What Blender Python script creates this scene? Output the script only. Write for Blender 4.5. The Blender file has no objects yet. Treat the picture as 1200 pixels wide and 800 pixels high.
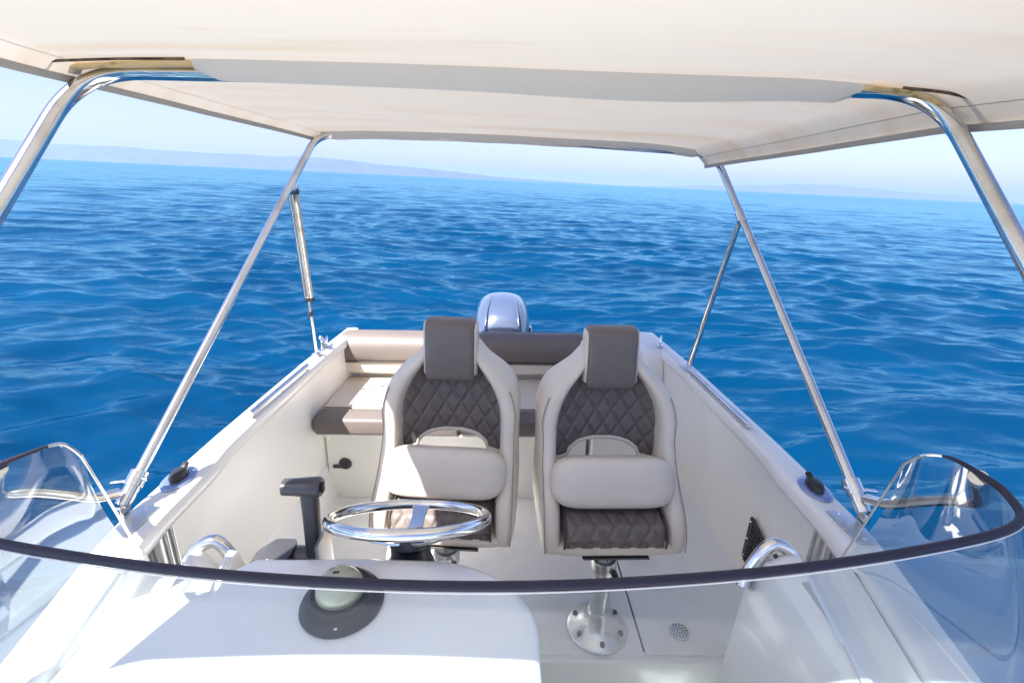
import bpy, bmesh, math, random
import numpy as np
from mathutils import Vector, Matrix
random.seed(4)
rng = np.random.default_rng(7)
SC = bpy.context.scene
COL = SC.collection
R = math.radians

# ------------------------------------------------------------------ camera
HEEL = Matrix.Rotation(R(-1.28), 4, 'Y')            # the boat lies heeled 1.3 degrees on the water
cam_d = bpy.data.cameras.new('camera'); cam = bpy.data.objects.new('camera', cam_d); COL.objects.link(cam)
cam_d.sensor_width = 36; cam_d.lens = 16.8; cam_d.clip_start = .02; cam_d.clip_end = 90000
A = [[0.99962559, -0.01497097, 0.02290316], [-0.01691708, 0.31973288, 0.94735669], [0.02150574, 0.94738944, -0.31935991]]
cam.matrix_world = HEEL @ Matrix.Translation((0, 0, 1.66)) @ Matrix([[r[0], r[1], -r[2]] for r in A]).to_4x4()
SC.camera = cam

# ------------------------------------------------------------------ sky, sun, exposure
TO_SUN = Vector((-.52, -.56, 1.0)).normalized()
elev = math.asin(TO_SUN.z); azim = math.atan2(TO_SUN.x, TO_SUN.y)
w = bpy.data.worlds.new('World'); SC.world = w; w.use_nodes = True
nt = w.node_tree; bg = nt.nodes['Background']
sky = nt.nodes.new('ShaderNodeTexSky'); sky.sky_type = 'NISHITA'; sky.sun_disc = False
sky.sun_elevation = elev; sky.sun_rotation = azim
sky.air_density = 1.0; sky.dust_density = 1.3; sky.ozone_density = 1.6
tint = nt.nodes.new('ShaderNodeMix'); tint.data_type = 'RGBA'; tint.blend_type = 'MULTIPLY'; tint.inputs[0].default_value = 1
tint.inputs[7].default_value = (.96, .87, .97, 1)
nt.links.new(sky.outputs[0], tint.inputs[6]); nt.links.new(tint.outputs[2], bg.inputs[0]); bg.inputs[1].default_value = 0.064
sun_d = bpy.data.lights.new('sun', 'SUN'); sun = bpy.data.objects.new('sun', sun_d); COL.objects.link(sun)
sun_d.energy = 5.0; sun_d.angle = R(.55); sun_d.color = (1, .955, .89)
sun.rotation_euler = (-TO_SUN).to_track_quat('-Z', 'Y').to_euler()
SC.view_settings.view_transform = 'Standard'; SC.view_settings.look = 'None'
SC.view_settings.gamma = 1; SC.view_settings.use_curve_mapping = False
SC.view_settings.exposure = 1.84
SC.cycles.max_bounces = 14; SC.cycles.diffuse_bounces = 9; SC.cycles.glossy_bounces = 6; SC.cycles.transparent_max_bounces = 16; SC.cycles.volume_bounces = 1
SC.cycles.caustics_reflective = False; SC.cycles.caustics_refractive = False
SC.cycles.use_denoising = True
SC.cycles.volume_step_rate = 4

# ------------------------------------------------------------------ materials
def mat(name, col, rough=.5, metal=0, coat=0, bump=None, vary=None, spec=.5, **kw):
    """bump = (scale, strength[, stretch]); vary = (other colour, scale, lo, hi[, stretch])"""
    m = bpy.data.materials.new(name); m.use_nodes = True
    t = m.node_tree; p = t.nodes['Principled BSDF']
    p.inputs['Base Color'].default_value = (*col, 1); p.inputs['Roughness'].default_value = rough
    p.inputs['Metallic'].default_value = metal; p.inputs['Coat Weight'].default_value = coat
    p.inputs['Coat Roughness'].default_value = .08; p.inputs['Specular IOR Level'].default_value = spec
    for k, v in kw.items(): p.inputs[k.replace('_', ' ')].default_value = v
    tc = t.nodes.new('ShaderNodeTexCoord')
    def noise(scale, stretch=(1, 1, 1), detail=4):
        mp = t.nodes.new('ShaderNodeMapping'); mp.inputs['Scale'].default_value = stretch
        n = t.nodes.new('ShaderNodeTexNoise'); n.inputs['Scale'].default_value = scale; n.inputs['Detail'].default_value = detail
        t.links.new(tc.outputs['Object'], mp.inputs[0]); t.links.new(mp.outputs[0], n.inputs['Vector']); return n
    if vary:
        n = noise(vary[1], vary[4] if len(vary) > 4 else (1, 1, 1))
        mr = t.nodes.new('ShaderNodeMapRange'); mr.inputs[1].default_value = vary[2]; mr.inputs[2].default_value = vary[3]
        t.links.new(n.outputs['Fac'], mr.inputs[0])
        mx = t.nodes.new('ShaderNodeMix'); mx.data_type = 'RGBA'
        mx.inputs[6].default_value = (*col, 1); mx.inputs[7].default_value = (*vary[0], 1)
        t.links.new(mr.outputs[0], mx.inputs[0]); t.links.new(mx.outputs[2], p.inputs['Base Color'])
        m['mix'] = mx.name
    if bump:
        n = noise(bump[0], bump[2] if len(bump) > 2 else (1, 1, 1), 6)
        b = t.nodes.new('ShaderNodeBump'); b.inputs['Strength'].default_value = bump[1]; b.inputs['Distance'].default_value = .004
        t.links.new(n.outputs['Fac'], b.inputs['Height']); t.links.new(b.outputs[0], p.inputs['Normal'])
    return m

M = {}
M['gelcoat'] = mat('gelcoat', (.84, .835, .82), .28, coat=.4, bump=(3, .05), vary=((.80, .79, .77), 2.2, .45, .8))
M['liner'] = mat('liner_gelcoat', (.86, .85, .80), .38, coat=.2, bump=(3, .06), vary=((.79, .77, .71), 2.5, .5, .85, (1, 1, .5)))
M['deck'] = mat('nonslip_deck', (.84, .845, .85), .55, bump=(420, .35), vary=((.66, .66, .64), 3.5, .5, .85))
M['seam'] = mat('seam_sealant', (.10, .10, .11), .6)
M['foredeck'] = mat('low_bounce_nonslip', (.42, .42, .40), .6, bump=(300, .4))  # out of view; grey chosen to cut sunlight bounced onto the canopy
M['hull'] = mat('hull_gelcoat', (.78, .79, .80), .2, coat=.5)
M['steel'] = mat('polished_steel', (.80, .80, .80), .10, 1, vary=((.62, .61, .60), 14, .45, .75), bump=(60, .03))
M['tube'] = mat('stainless_tube', (.72, .72, .71), .16, 1, vary=((.50, .48, .45), 9, .5, .8), bump=(50, .04))
M['brushed'] = mat('brushed_steel', (.62, .63, .65), .3, 1, bump=(80, .1, (1, 12, 1)))
M['cast'] = mat('anodised_aluminium', (.66, .67, .68), .32, .85, vary=((.5, .5, .5), 20, .5, .8))
M['black'] = mat('black_plastic', (.022, .022, .026), .38, bump=(200, .1))
M['gunmetal'] = mat('lever_plastic', (.05, .05, .056), .3, coat=.2)
M['dome'] = mat('compass_dome', (.42, .41, .30), .22, coat=.4, vary=((.24, .24, .15), 12, .45, .75))
M['rubber'] = mat('trim_rubber', (.024, .022, .042), .5, spec=.3)
M['cream'] = mat('cream_vinyl', (.71, .645, .56), .42, bump=(260, .25), vary=((.64, .575, .49), 7, .4, .8))
M['seamcream'] = mat('cream_thread', (.34, .29, .24), .7)
M['brown'] = mat('brown_vinyl', (.152, .127, .119), .42, bump=(260, .3), vary=((.127, .106, .100), 9, .4, .8))
M['lightbrown'] = mat('taupe_vinyl', (.150, .127, .118), .45, bump=(260, .25), vary=((.127, .107, .10), 6, .4, .8))
M['thread'] = mat('seam_piping', (.05, .04, .04), .6)
M['engine'] = mat('engine_paint', (.075, .105, .18), .25, .15, coat=1)
M['blueplate'] = mat('blue_flange', (.30, .38, .58), .25, .7)
M['pocket'] = mat('sleeve_fabric', (.76, .73, .69), .9, bump=(900, .12))
M['binding'] = mat('mildewed_binding', (.82, .60, .30), .8, vary=((.20, .12, .04), 26, .56, .72), bump=(200, .4))
M['darkbinding'] = mat('rotten_edge_tape', (.16, .12, .08), .85, vary=((.04, .03, .02), 40, .4, .6))
M['hem'] = mat('hem_tape', (.46, .44, .42), .85, bump=(250, .3))
M['sleeve'] = mat('strap_padding', (.58, .54, .46), .8, vary=((.25, .2, .14), 30, .5, .8))
M['land'] = mat('distant_land', (.03, .055, .06), .9, vary=((.055, .075, .07), .004, .4, .6))

def canopy_material():
    m = bpy.data.materials.new('canopy_fabric'); m.use_nodes = True; t = m.node_tree
    t.nodes.remove(t.nodes['Principled BSDF']); out = t.nodes['Material Output']
    tc = t.nodes.new('ShaderNodeTexCoord')
    def nz(scale, st, det, lo, hi):
        mp = t.nodes.new('ShaderNodeMapping'); mp.inputs['Scale'].default_value = st
        n = t.nodes.new('ShaderNodeTexNoise'); n.inputs['Scale'].default_value = scale; n.inputs['Detail'].default_value = det
        n.inputs['Distortion'].default_value = .6
        t.links.new(tc.outputs['Object'], mp.inputs[0]); t.links.new(mp.outputs[0], n.inputs['Vector'])
        r = t.nodes.new('ShaderNodeMapRange'); r.inputs[1].default_value = lo; r.inputs[2].default_value = hi
        t.links.new(n.outputs['Fac'], r.inputs[0]); return r, n
    def mix(a, b, f, k=1.):
        x = t.nodes.new('ShaderNodeMix'); x.data_type = 'RGBA'
        for i, v in ((6, a), (7, b)):
            if isinstance(v, tuple): x.inputs[i].default_value = (*v, 1)
            else: t.links.new(v, x.inputs[i])
        mu = t.nodes.new('ShaderNodeMath'); mu.operation = 'MULTIPLY'; mu.inputs[1].default_value = k
        t.links.new(f, mu.inputs[0]); t.links.new(mu.outputs[0], x.inputs[0]); return x.outputs[2]
    r1, _ = nz(2.2, (.35, 2.4, 1), 3, .46, .70)           # broad tea coloured stains running across
    r2, _ = nz(9, (.3, 2.2, 1), 4, .60, .80)              # narrower streaks
    c = mix((.78, .725, .645), (.70, .56, .41), r1.outputs[0], .6)
    c = mix(c, (.60, .50, .38), r2.outputs[0], .35)
    bw = t.nodes.new('ShaderNodeBump'); bw.inputs['Strength'].default_value = .2; bw.inputs['Distance'].default_value = .003
    _, n3 = nz(5, (1, 2.5, 1), 5, 0, 1); t.links.new(n3.outputs['Fac'], bw.inputs['Height'])
    d = t.nodes.new('ShaderNodeBsdfDiffuse'); tr = t.nodes.new('ShaderNodeBsdfTranslucent'); ms = t.nodes.new('ShaderNodeMixShader')
    ms.inputs[0].default_value = .122
    for s in (d, tr): t.links.new(c, s.inputs['Color']); t.links.new(bw.outputs[0], s.inputs['Normal'])
    t.links.new(d.outputs[0], ms.inputs[1]); t.links.new(tr.outputs[0], ms.inputs[2]); t.links.new(ms.outputs[0], out.inputs[0])
    return m
M['canopy'] = canopy_material()

def glass_material():
    m = bpy.data.materials.new('windshield_acrylic'); m.use_nodes = True; t = m.node_tree
    t.nodes.remove(t.nodes['Principled BSDF']); out = t.nodes['Material Output']
    tr = t.nodes.new('ShaderNodeBsdfTransparent'); tr.inputs[0].default_value = (.86, .935, .955, 1)
    gl = t.nodes.new('ShaderNodeBsdfGlossy'); gl.inputs['Roughness'].default_value = .03
    fr = t.nodes.new('ShaderNodeFresnel'); fr.inputs['IOR'].default_value = 1.49
    di = t.nodes.new('ShaderNodeBsdfDiffuse'); di.inputs[0].default_value = (.8, .82, .85, 1)
    tc = t.nodes.new('ShaderNodeTexCoord'); n = t.nodes.new('ShaderNodeTexNoise'); n.inputs['Scale'].default_value = 3.; n.inputs['Detail'].default_value = 5
    r = t.nodes.new('ShaderNodeMapRange'); r.inputs[1].default_value = .4; r.inputs[2].default_value = .8; r.inputs[3].default_value = .01; r.inputs[4].default_value = .04
    t.links.new(tc.outputs['Object'], n.inputs['Vector']); t.links.new(n.outputs['Fac'], r.inputs[0])
    m1 = t.nodes.new('ShaderNodeMixShader'); m2 = t.nodes.new('ShaderNodeMixShader')
    t.links.new(r.outputs[0], m1.inputs[0]); t.links.new(tr.outputs[0], m1.inputs[1]); t.links.new(di.outputs[0], m1.inputs[2])
    fm = t.nodes.new('ShaderNodeMath'); fm.operation = 'MULTIPLY'; fm.inputs[1].default_value = .34; t.links.new(fr.outputs[0], fm.inputs[0]); t.links.new(fm.outputs[0], m2.inputs[0]); t.links.new(m1.outputs[0], m2.inputs[1]); t.links.new(gl.outputs[0], m2.inputs[2])
    t.links.new(m2.outputs[0], out.inputs[0]); return m
M['glass'] = glass_material()

def water_material():
    m = bpy.data.materials.new('sea_water'); m.use_nodes = True; t = m.node_tree; t.nodes.remove(t.nodes['Principled BSDF'])
    di = t.nodes.new('ShaderNodeBsdfDiffuse'); gl = t.nodes.new('ShaderNodeBsdfGlossy'); gl.inputs['Roughness'].default_value = .07
    gl.inputs['Color'].default_value = (.50, .88, 1, 1); fr = t.nodes.new('ShaderNodeFresnel'); fr.inputs['IOR'].default_value = 1.34
    ms = t.nodes.new('ShaderNodeMixShader'); fm = t.nodes.new('ShaderNodeMath'); fm.operation = 'MULTIPLY'; fm.inputs[1].default_value = 1.; t.links.new(fr.outputs[0], fm.inputs[0]); t.links.new(fm.outputs[0], ms.inputs[0]); t.links.new(di.outputs[0], ms.inputs[1]); t.links.new(gl.outputs[0], ms.inputs[2])
    t.links.new(ms.outputs[0], t.nodes['Material Output'].inputs[0])
    tc = t.nodes.new('ShaderNodeTexCoord')
    def nz(scale, st, rot, det, rough=.5):
        mp = t.nodes.new('ShaderNodeMapping'); mp.inputs['Scale'].default_value = st; mp.inputs['Rotation'].default_value = (0, 0, rot)
        n = t.nodes.new('ShaderNodeTexNoise'); n.inputs['Scale'].default_value = scale; n.inputs['Detail'].default_value = det
        n.inputs['Roughness'].default_value = rough; n.inputs['Distortion'].default_value = .5
        t.links.new(tc.outputs['Object'], mp.inputs[0]); t.links.new(mp.outputs[0], n.inputs['Vector']); return n
    big = nz(.5, (.35, 1, 1), .15, 3)
    mx = t.nodes.new('ShaderNodeMix'); mx.data_type = 'RGBA'
    mx.inputs[6].default_value = (.000, .012, .044, 1); mx.inputs[7].default_value = (.000, .042, .114, 1)
    t.links.new(big.outputs['Fac'], mx.inputs[0]); t.links.new(mx.outputs[2], di.inputs['Color'])
    prev = None
    for sc, st, rot, det, dist, strg in ((.35, (.45, 1, 1), .12, 3, .5, .30), (1.3, (.4, 1, 1), .2, 3, .12, .5), (5.0, (.4, 1, 1), .1, 3, .022, .55), (13.0, (.5, 1, 1), .25, 2, .008, .35)):
        n = nz(sc, st, rot, det, .55); b = t.nodes.new('ShaderNodeBump')
        b.inputs['Strength'].default_value = strg; b.inputs['Distance'].default_value = dist
        t.links.new(n.outputs['Fac'], b.inputs['Height'])
        if prev: t.links.new(prev.outputs[0], b.inputs['Normal'])
        prev = b
    for q in (di, gl, fr): t.links.new(prev.outputs[0], q.inputs['Normal'])
    return m
M['water'] = water_material()

# ------------------------------------------------------------------ helpers
BOAT = []
def tag(o, label=None, cat=None, group=None, kind=None):
    if label: o['label'] = label
    if cat: o['category'] = cat
    if group: o['group'] = group
    if kind: o['kind'] = kind
    return o
def thing(name, loc, label, cat, group=None):
    o = bpy.data.objects.new(name, None); COL.objects.link(o); o.location = loc; o.empty_display_size = .1
    BOAT.append(o); return tag(o, label, cat, group)
def base(o):
    while o.parent: o = o.parent
    return Vector(o.location)
def obj(name, bm, m, parent=None, smooth=True, sharp=40, sub=0, bevel=0, solid=0):
    """link the bmesh (in boat coordinates) as one object; children share their thing's origin"""
    me = bpy.data.meshes.new(name)
    bmesh.ops.recalc_face_normals(bm, faces=bm.faces)
    if parent:
        off = base(parent); bmesh.ops.translate(bm, verts=bm.verts, vec=-off)
    bm.to_mesh(me); bm.free()
    me.materials.append(M[m])
    if smooth:
        me.polygons.foreach_set('use_smooth', [True] * len(me.polygons))
        if sharp: me.set_sharp_from_angle(angle=R(sharp))
    o = bpy.data.objects.new(name, me); COL.objects.link(o)
    if parent: o.parent = parent
    else: BOAT.append(o)
    if solid: s = o.modifiers.new('s', 'SOLIDIFY'); s.thickness = solid; s.offset = 0
    if bevel: b = o.modifiers.new('b', 'BEVEL'); b.width = bevel; b.segments = 3; b.limit_method = 'ANGLE'; b.angle_limit = R(35)
    if sub: s = o.modifiers.new('u', 'SUBSURF'); s.levels = s.render_levels = sub
    return o
def box(bm, c, s, rot=None, bev=0, seg=3):
    g = bmesh.ops.create_cube(bm, size=1); vs = g['verts']
    mt = Matrix.Translation(c) @ (rot if rot else Matrix()) @ Matrix.Diagonal((*s, 1))
    bmesh.ops.transform(bm, matrix=mt, verts=vs)
    if bev:
        es = list({e for v in vs for e in v.link_edges})
        bmesh.ops.bevel(bm, geom=es, offset=bev, segments=seg, profile=.5, affect='EDGES')
    return bm
def B(c, s, bev=0, rot=None, seg=3): return box(bmesh.new(), c, s, rot, bev, seg)
def smoothpath(pts, n=8):
    pts = [Vector(p) for p in pts]; out = []
    for i in range(len(pts) - 1):
        a, b, c, d = pts[max(i - 1, 0)], pts[i], pts[i + 1], pts[min(i + 2, len(pts) - 1)]
        for k in range(n):
            t = k / n
            out.append(.5 * ((2 * b) + (c - a) * t + (2 * a - 5 * b + 4 * c - d) * t * t + (3 * b - a - 3 * c + d) * t ** 3))
    out.append(pts[-1]); return out
def fillet(pts, rad, n=8):
    pts = [Vector(p) for p in pts]; out = [pts[0]]
    for i in range(1, len(pts) - 1):
        a, b, c = pts[i - 1], pts[i], pts[i + 1]
        r = rad if not isinstance(rad, (list, tuple)) else rad[i - 1]
        r = min(r, (a - b).length * .49, (c - b).length * .49)
        p, q = b + (a - b).normalized() * r, b + (c - b).normalized() * r
        for k in range(n + 1):
            t = k / n; out.append(p * (1 - t) ** 2 + b * 2 * t * (1 - t) + q * t * t)
    out.append(pts[-1]); return out
def tube(bm, pts, r, seg=14, cap=True, closed=False, ry=None, up=None):
    pts = [Vector(p) for p in pts]; n = len(pts); rings = []
    nrm = None
    for i, p in enumerate(pts):
        a = pts[(i - 1) % n] if (closed or i > 0) else p; b = pts[(i + 1) % n] if (closed or i < n - 1) else p
        tg = (b - a).normalized()
        if nrm is None:
            nrm = Vector(up) if up else (Vector((0, 0, 1)) if abs(tg.z) < .9 else Vector((1, 0, 0)))
        nrm = (nrm - tg * nrm.dot(tg)).normalized(); bi = tg.cross(nrm)
        rr = r(i / (n - 1)) if callable(r) else r; r2 = ry if ry else rr
        rings.append([bm.verts.new(p + nrm * (math.cos(2 * math.pi * k / seg) * rr) + bi * (math.sin(2 * math.pi * k / seg) * r2)) for k in range(seg)])
    m = n if closed else n - 1
    for i in range(m):
        a, b = rings[i], rings[(i + 1) % n]
        for k in range(seg): bm.faces.new((a[k], a[(k + 1) % seg], b[(k + 1) % seg], b[k]))
    if cap and not closed: bm.faces.new(rings[0][::-1]); bm.faces.new(rings[-1])
    return bm
def T(pts, r, **k): return tube(bmesh.new(), pts, r, **k)
def loft(rings, cap=True, closed=True, bm=None):
    bm = bm or bmesh.new(); vr = [[bm.verts.new(p) for p in rg] for rg in rings]; n = len(vr[0])
    for a, b in zip(vr, vr[1:]):
        for k in range(n if closed else n - 1): bm.faces.new((a[k], a[(k + 1) % n], b[(k + 1) % n], b[k]))
    if cap: bm.faces.new(vr[0][::-1]); bm.faces.new(vr[-1])
    return bm
def lathe(bm, prof, c, seg=40, axis=None):
    """prof = [(radius, height)], spun about the local z axis"""
    rt = axis if axis else Matrix(); c = Vector(c)
    rings = [[c + rt.to_3x3() @ Vector((r * math.cos(2 * math.pi * k / seg), r * math.sin(2 * math.pi * k / seg), z)) for k in range(seg)] for r, z in prof]
    return loft(rings, True, True, bm)
def L(prof, c, **k): return lathe(bmesh.new(), prof, c, **k)
def srect(cx, cy, hx, hy, n=24, p=4., z=0, frame=None):
    out = []
    for k in range(n):
        a = 2 * math.pi * (k + .5) / n; c, s = math.cos(a), math.sin(a)
        out.append((cx + hx * math.copysign(abs(c) ** (2 / p), c), cy + hy * math.copysign(abs(s) ** (2 / p), s), z))
    return out
def prism(poly, y0, y1, bm=None):       # poly in (x, z), drawn out along y
    bm = bm or bmesh.new(); a = [bm.verts.new((x, y0, z)) for x, z in poly]; b = [bm.verts.new((x, y1, z)) for x, z in poly]
    n = len(a); bm.faces.new(a); bm.faces.new(b[::-1])
    for k in range(n): bm.faces.new((a[k], b[k], b[(k + 1) % n], a[(k + 1) % n]))
    return bm
def beam(y):
    return float(np.interp(y, [-2.0, -1.7, -1.2, -.6, 0, .3, .66, .93, 1.07, 1.5, 2.2, 2.6, 2.75], [.03, .16, .40, .62, .77, .835, .915, .975, .992, .99, .968, .94, .93]))
def interp(t, xs, ys): return float(np.interp(t, xs, ys))

# ------------------------------------------------------------------ the sea and the far shore
def sea():
    # polar sheet, dense where waves are big enough to be seen, out past the horizon
    rad = [0.0, .8]
    while rad[-1] < 170: rad.append(rad[-1] * 1.0078)
    while rad[-1] < 45000: rad.append(rad[-1] * 1.07)
    fine = np.radians(np.linspace(-72, 72, 901)); coarse = np.radians(np.linspace(72, 288, 180)[1:-1])
    ang = np.concatenate([fine, coarse]); na = len(ang); rad = np.array(rad[1:]); nr = len(rad)
    RR, AA = np.meshgrid(rad, ang, indexing='ij')
    X = RR * np.sin(AA); Y = RR * np.cos(AA)
    step = RR * .0078
    dx = np.zeros_like(X); dy = np.zeros_like(X); dz = np.zeros_like(X)
    lam = np.concatenate([np.geomspace(.20, 1.0, 54), np.geomspace(1.0, 6.0, 30)])
    wx = X + .35 * np.sin(Y * .31 + 1) + .2 * np.sin(X * .47 + Y * .13); wy = Y + .3 * np.sin(X * .37 + 2) + .15 * np.sin(X * .9 + Y * .2)
    for l in lam:
        th = R(8) + rng.normal(0, R(24 if l < 1.2 else 18)); k = 2 * math.pi / l
        a = .0112 * l ** (1.0) * rng.uniform(.5, 1.4) if l < 1 else .0082 * l ** .55 * rng.uniform(.5, 1.4)
        fade = np.clip((l - 2.2 * step) / (2.5 * step), 0, 1)
        kx, ky = k * math.sin(th), k * math.cos(th); ph = rng.uniform(0, 6.28)
        # slow gusts: every train swells and dies along its crest
        mod = .55 + .45 * np.sin(X * rng.uniform(.1, .5) / l ** .5 + Y * rng.uniform(-.4, .4) / l ** .5 + rng.uniform(0, 6.28))
        q = kx * wx + ky * wy + ph; am = a * mod * fade
        dz += am * np.cos(q); dx -= .8 * am * np.sin(q) * math.sin(th); dy -= .8 * am * np.sin(q) * math.cos(th)
    P = np.stack([X + dx, Y + dy, dz], -1).reshape(-1, 3)
    i = np.arange(nr - 1)[:, None]; j = np.arange(na)[None, :]; j2 = (j + 1) % na
    F = np.stack([i * na + j, i * na + j2 + 0 * i, (i + 1) * na + j2, (i + 1) * na + j], -1).reshape(-1, 4)
    me = bpy.data.meshes.new('sea_water'); nv = len(P); nf = len(F)
    # centre fan left as a small disc closed by one polygon
    me.vertices.add(nv); me.vertices.foreach_set('co', P.ravel())
    me.loops.add(nf * 4 + na); me.polygons.add(nf + 1)
    me.loops.foreach_set('vertex_index', np.concatenate([F.ravel(), np.arange(na)[::-1]]).astype(np.int32))
    me.polygons.foreach_set('loop_start', np.concatenate([np.arange(nf) * 4, [nf * 4]]).astype(np.int32))
    me.polygons.foreach_set('loop_total', np.concatenate([np.full(nf, 4), [na]]).astype(np.int32))
    me.update(calc_edges=True); me.validate()
    me.polygons.foreach_set('use_smooth', [True] * len(me.polygons))
    me.materials.append(M['water'])
    o = bpy.data.objects.new('water', me); COL.objects.link(o); o.location = (0, 0, -.27)
    tag(o, 'deep blue open sea with small wind ripples all round the boat', 'sea', kind='structure')
sea()

def land(name, x0, x1, y0, depth, h, seed, label):
    r = np.random.default_rng(seed); nx, ny = 220, 24; bm = bmesh.new(); g = []
    ph = r.uniform(0, 6.28, 12)
    for i in range(nx + 1):
        row = []; u = i / nx; x = x0 + (x1 - x0) * u
        ridge = h(u) * (1 + .05 * math.sin(u * 23 + ph[0]) + .035 * math.sin(u * 51 + ph[1]) + .02 * math.sin(u * 117 + ph[2]))
        for j in range(ny + 1):
            v = j / ny; prof = math.sin(math.pi * v) ** .8
            z = ridge * prof * (1 + .10 * math.sin(u * 60 + v * 7 + ph[3]) * (1 - prof)) - 3
            row.append(bm.verts.new((x, y0 + depth * v + 300 * math.sin(u * 9 + ph[4]), z)))
        g.append(row)
    for i in range(nx):
        for j in range(ny): bm.faces.new((g[i][j], g[i + 1][j], g[i + 1][j + 1], g[i][j + 1]))
    me = bpy.data.meshes.new(name); bmesh.ops.recalc_face_normals(bm, faces=bm.faces); bm.to_mesh(me); bm.free(); me.materials.append(M['land'])
    me.polygons.foreach_set('use_smooth', [True] * len(me.polygons))
    o = bpy.data.objects.new(name, me); COL.objects.link(o); tag(o, label, 'hills', kind='structure')
land('hills', -17000, 2300, 9000, 2500, lambda u: interp(u, [0, .30, .42, .50, .58, .64, .69, .74, .80, .87, 1], [420, 360, 300, 285, 245, 240, 300, 210, 160, 60, 0]), 3,
     'hazy blue line of hills along the horizon at left')
land('hills', 4500, 16000, 15000, 2500, lambda u: interp(u, [0, .2, .4, .5, .65, 1], [0, 130, 250, 330, 260, 160]), 5,
     'barely visible pale headland on the horizon at right')

# ------------------------------------------------------------------ the boat itself
boat = thing('motorboat', (0, 0, -.27), 'white open motorboat seen from its foredeck looking aft over the cockpit', 'boat')

def hull():
    ys = [-2.0, -1.7, -1.4, -1.0, -.6, -.3, 0, .3, .6, .8, .95, 1.1, 1.4, 1.8, 2.2, 2.6, 2.78]
    rings = []
    for y in ys:
        b = beam(y); k = interp(y, [-2, 0, 2.8], [.35, .8, .9])
        rise = interp(y, [-2, -1, 0], [.12, .04, 0])
        half = [(b, .765 + rise), (b + .012, .74 + rise), (b + .012, .70 + rise), (b - .008, .69 + rise), (b * .99, .4), (b * k, -.1), (b * k * .85, -.32), (0, -.62 + interp(y, [-2, -1], [.5, 0]))]
        rings.append([(x, y, z) for x, z in half] + [(-x, y, z) for x, z in half[-2::-1]])
    obj('hull', loft(rings, True, False), 'hull', boat, sharp=50)
hull()

def gunwale(s, name='gunwale'):
    ys = list(np.linspace(-1.9, 2.76, 80)); rings = []
    for y in ys:
        b = beam(y); wd = interp(y, [.3, .9, 1.3, 1.42, 2.2, 2.7], [.10, .105, .100, .084, .075, .075]); wd = min(wd, b * .8)
        r = interp(y, [-2, -1, 0], [.12, .04, 0])
        pr = [(b, .755), (b + .004, .782), (b - .004, .797), (b - .014, .801), (b - wd + .02, .803), (b - wd + .006, .799), (b - wd, .788),
              (b - wd - .003, .765), (b - wd, .750), (b - wd + .006, .746), (b - .03, .744), (b - .02, .748)]
        rings.append([(s * x, y, z + r) for x, z in pr])
    obj(name, loft(rings), 'gelcoat', boat, sharp=60)
gunwale(1); gunwale(-1)

def inner_wall(s):
    ys = list(np.linspace(.1, 2.72, 40)); bm = bmesh.new(); g = []
    for y in ys:
        b = beam(y); row = []
        for z, d in ((.748, .062), (.60, .056), (.4, .052), (.15, .050), (.05, .056), (.015, .075), (.002, .11)):
            row.append(bm.verts.new((s * (b - d), y, z)))
        g.append(row)
    for a, c in zip(g, g[1:]):
        for k in range(len(a) - 1): bm.faces.new((a[k], a[k + 1], c[k + 1], c[k]))
    obj('inner_side', bm, 'liner', boat, sharp=60)
inner_wall(1); inner_wall(-1)

# cockpit sole: flat slabs with sealed joints between them, and the lower cabin step forward of it
sole = obj('cockpit_floor', B((0, 1.79, -.03), (1.93, .99, .05), 0), 'deck', boat, smooth=False)
obj('joint_bed', B((.0, 1.80, -.0045), (1.86, .96, .003)), 'seam', sole, smooth=False)
for x0, x1, y0, y1 in ((-.93, -.30, 1.300, 2.268), (-.293, .549, 1.300, 2.268), (.556, .926, 1.30, 2.268)):
    obj('floor_panel', B(((x0 + x1) / 2, (y0 + y1) / 2, -.002), (x1 - x0 - .001, y1 - y0, .012), .003, seg=2), 'deck', sole)
obj('floor_step', B((0, 1.285, -.13), (1.93, .02, .26), .006), 'gelcoat', boat)
obj('cabin_floor', B((0, .55, -.27), (1.80, 1.46, .02)), 'deck', boat, smooth=False)
obj('floor_panel', B((0, 2.50, -.002), (1.86, .455, .012), .003), 'deck', sole)
# round drain with a pierced cover
dr = obj('floor_drain', L([(.001, .0065), (.034, .0065), (.038, .004), (.038, -.002)], (.713, 1.395, .0045), seg=32), 'cast', boat)
bm = bmesh.new()
for rr, n in ((.010, 6), (.020, 10), (.029, 14)):
    for k in range(n):
        a = k * 2 * math.pi / n; lathe(bm, [(.003, 0), (.003, .0014)], (.713 + rr * math.cos(a), 1.395 + rr * math.sin(a), .0108), seg=8)
obj('drain_hole', bm, 'black', dr, smooth=False)

# foredeck and its fairing under the camera
def foredeck():
    bm = bmesh.new(); g = []
    for y in np.linspace(-1.95, .42, 40):
        b = beam(y) - .095; b = max(b, .01); r = interp(y, [-2, -1, 0], [.12, .04, 0]); cr = interp(y, [-2, -1, .42], [.02, .10, .07]); row = []
        for u in np.linspace(-1, 1, 25): row.append(bm.verts.new((u * b, y, .795 + r + cr * (1 - abs(u) ** 3))))
        g.append(row)
    for a, c in zip(g, g[1:]):
        for k in range(24): bm.faces.new((a[k], a[k + 1], c[k + 1], c[k]))
    a = g[-1]; low = [bm.verts.new((v.co.x, v.co.y + .004, .62)) for v in a]
    for k in range(24): bm.faces.new((a[k], a[k + 1], low[k + 1], low[k]))
    obj('foredeck', bm, 'foredeck', boat, sharp=50)
foredeck()

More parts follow.
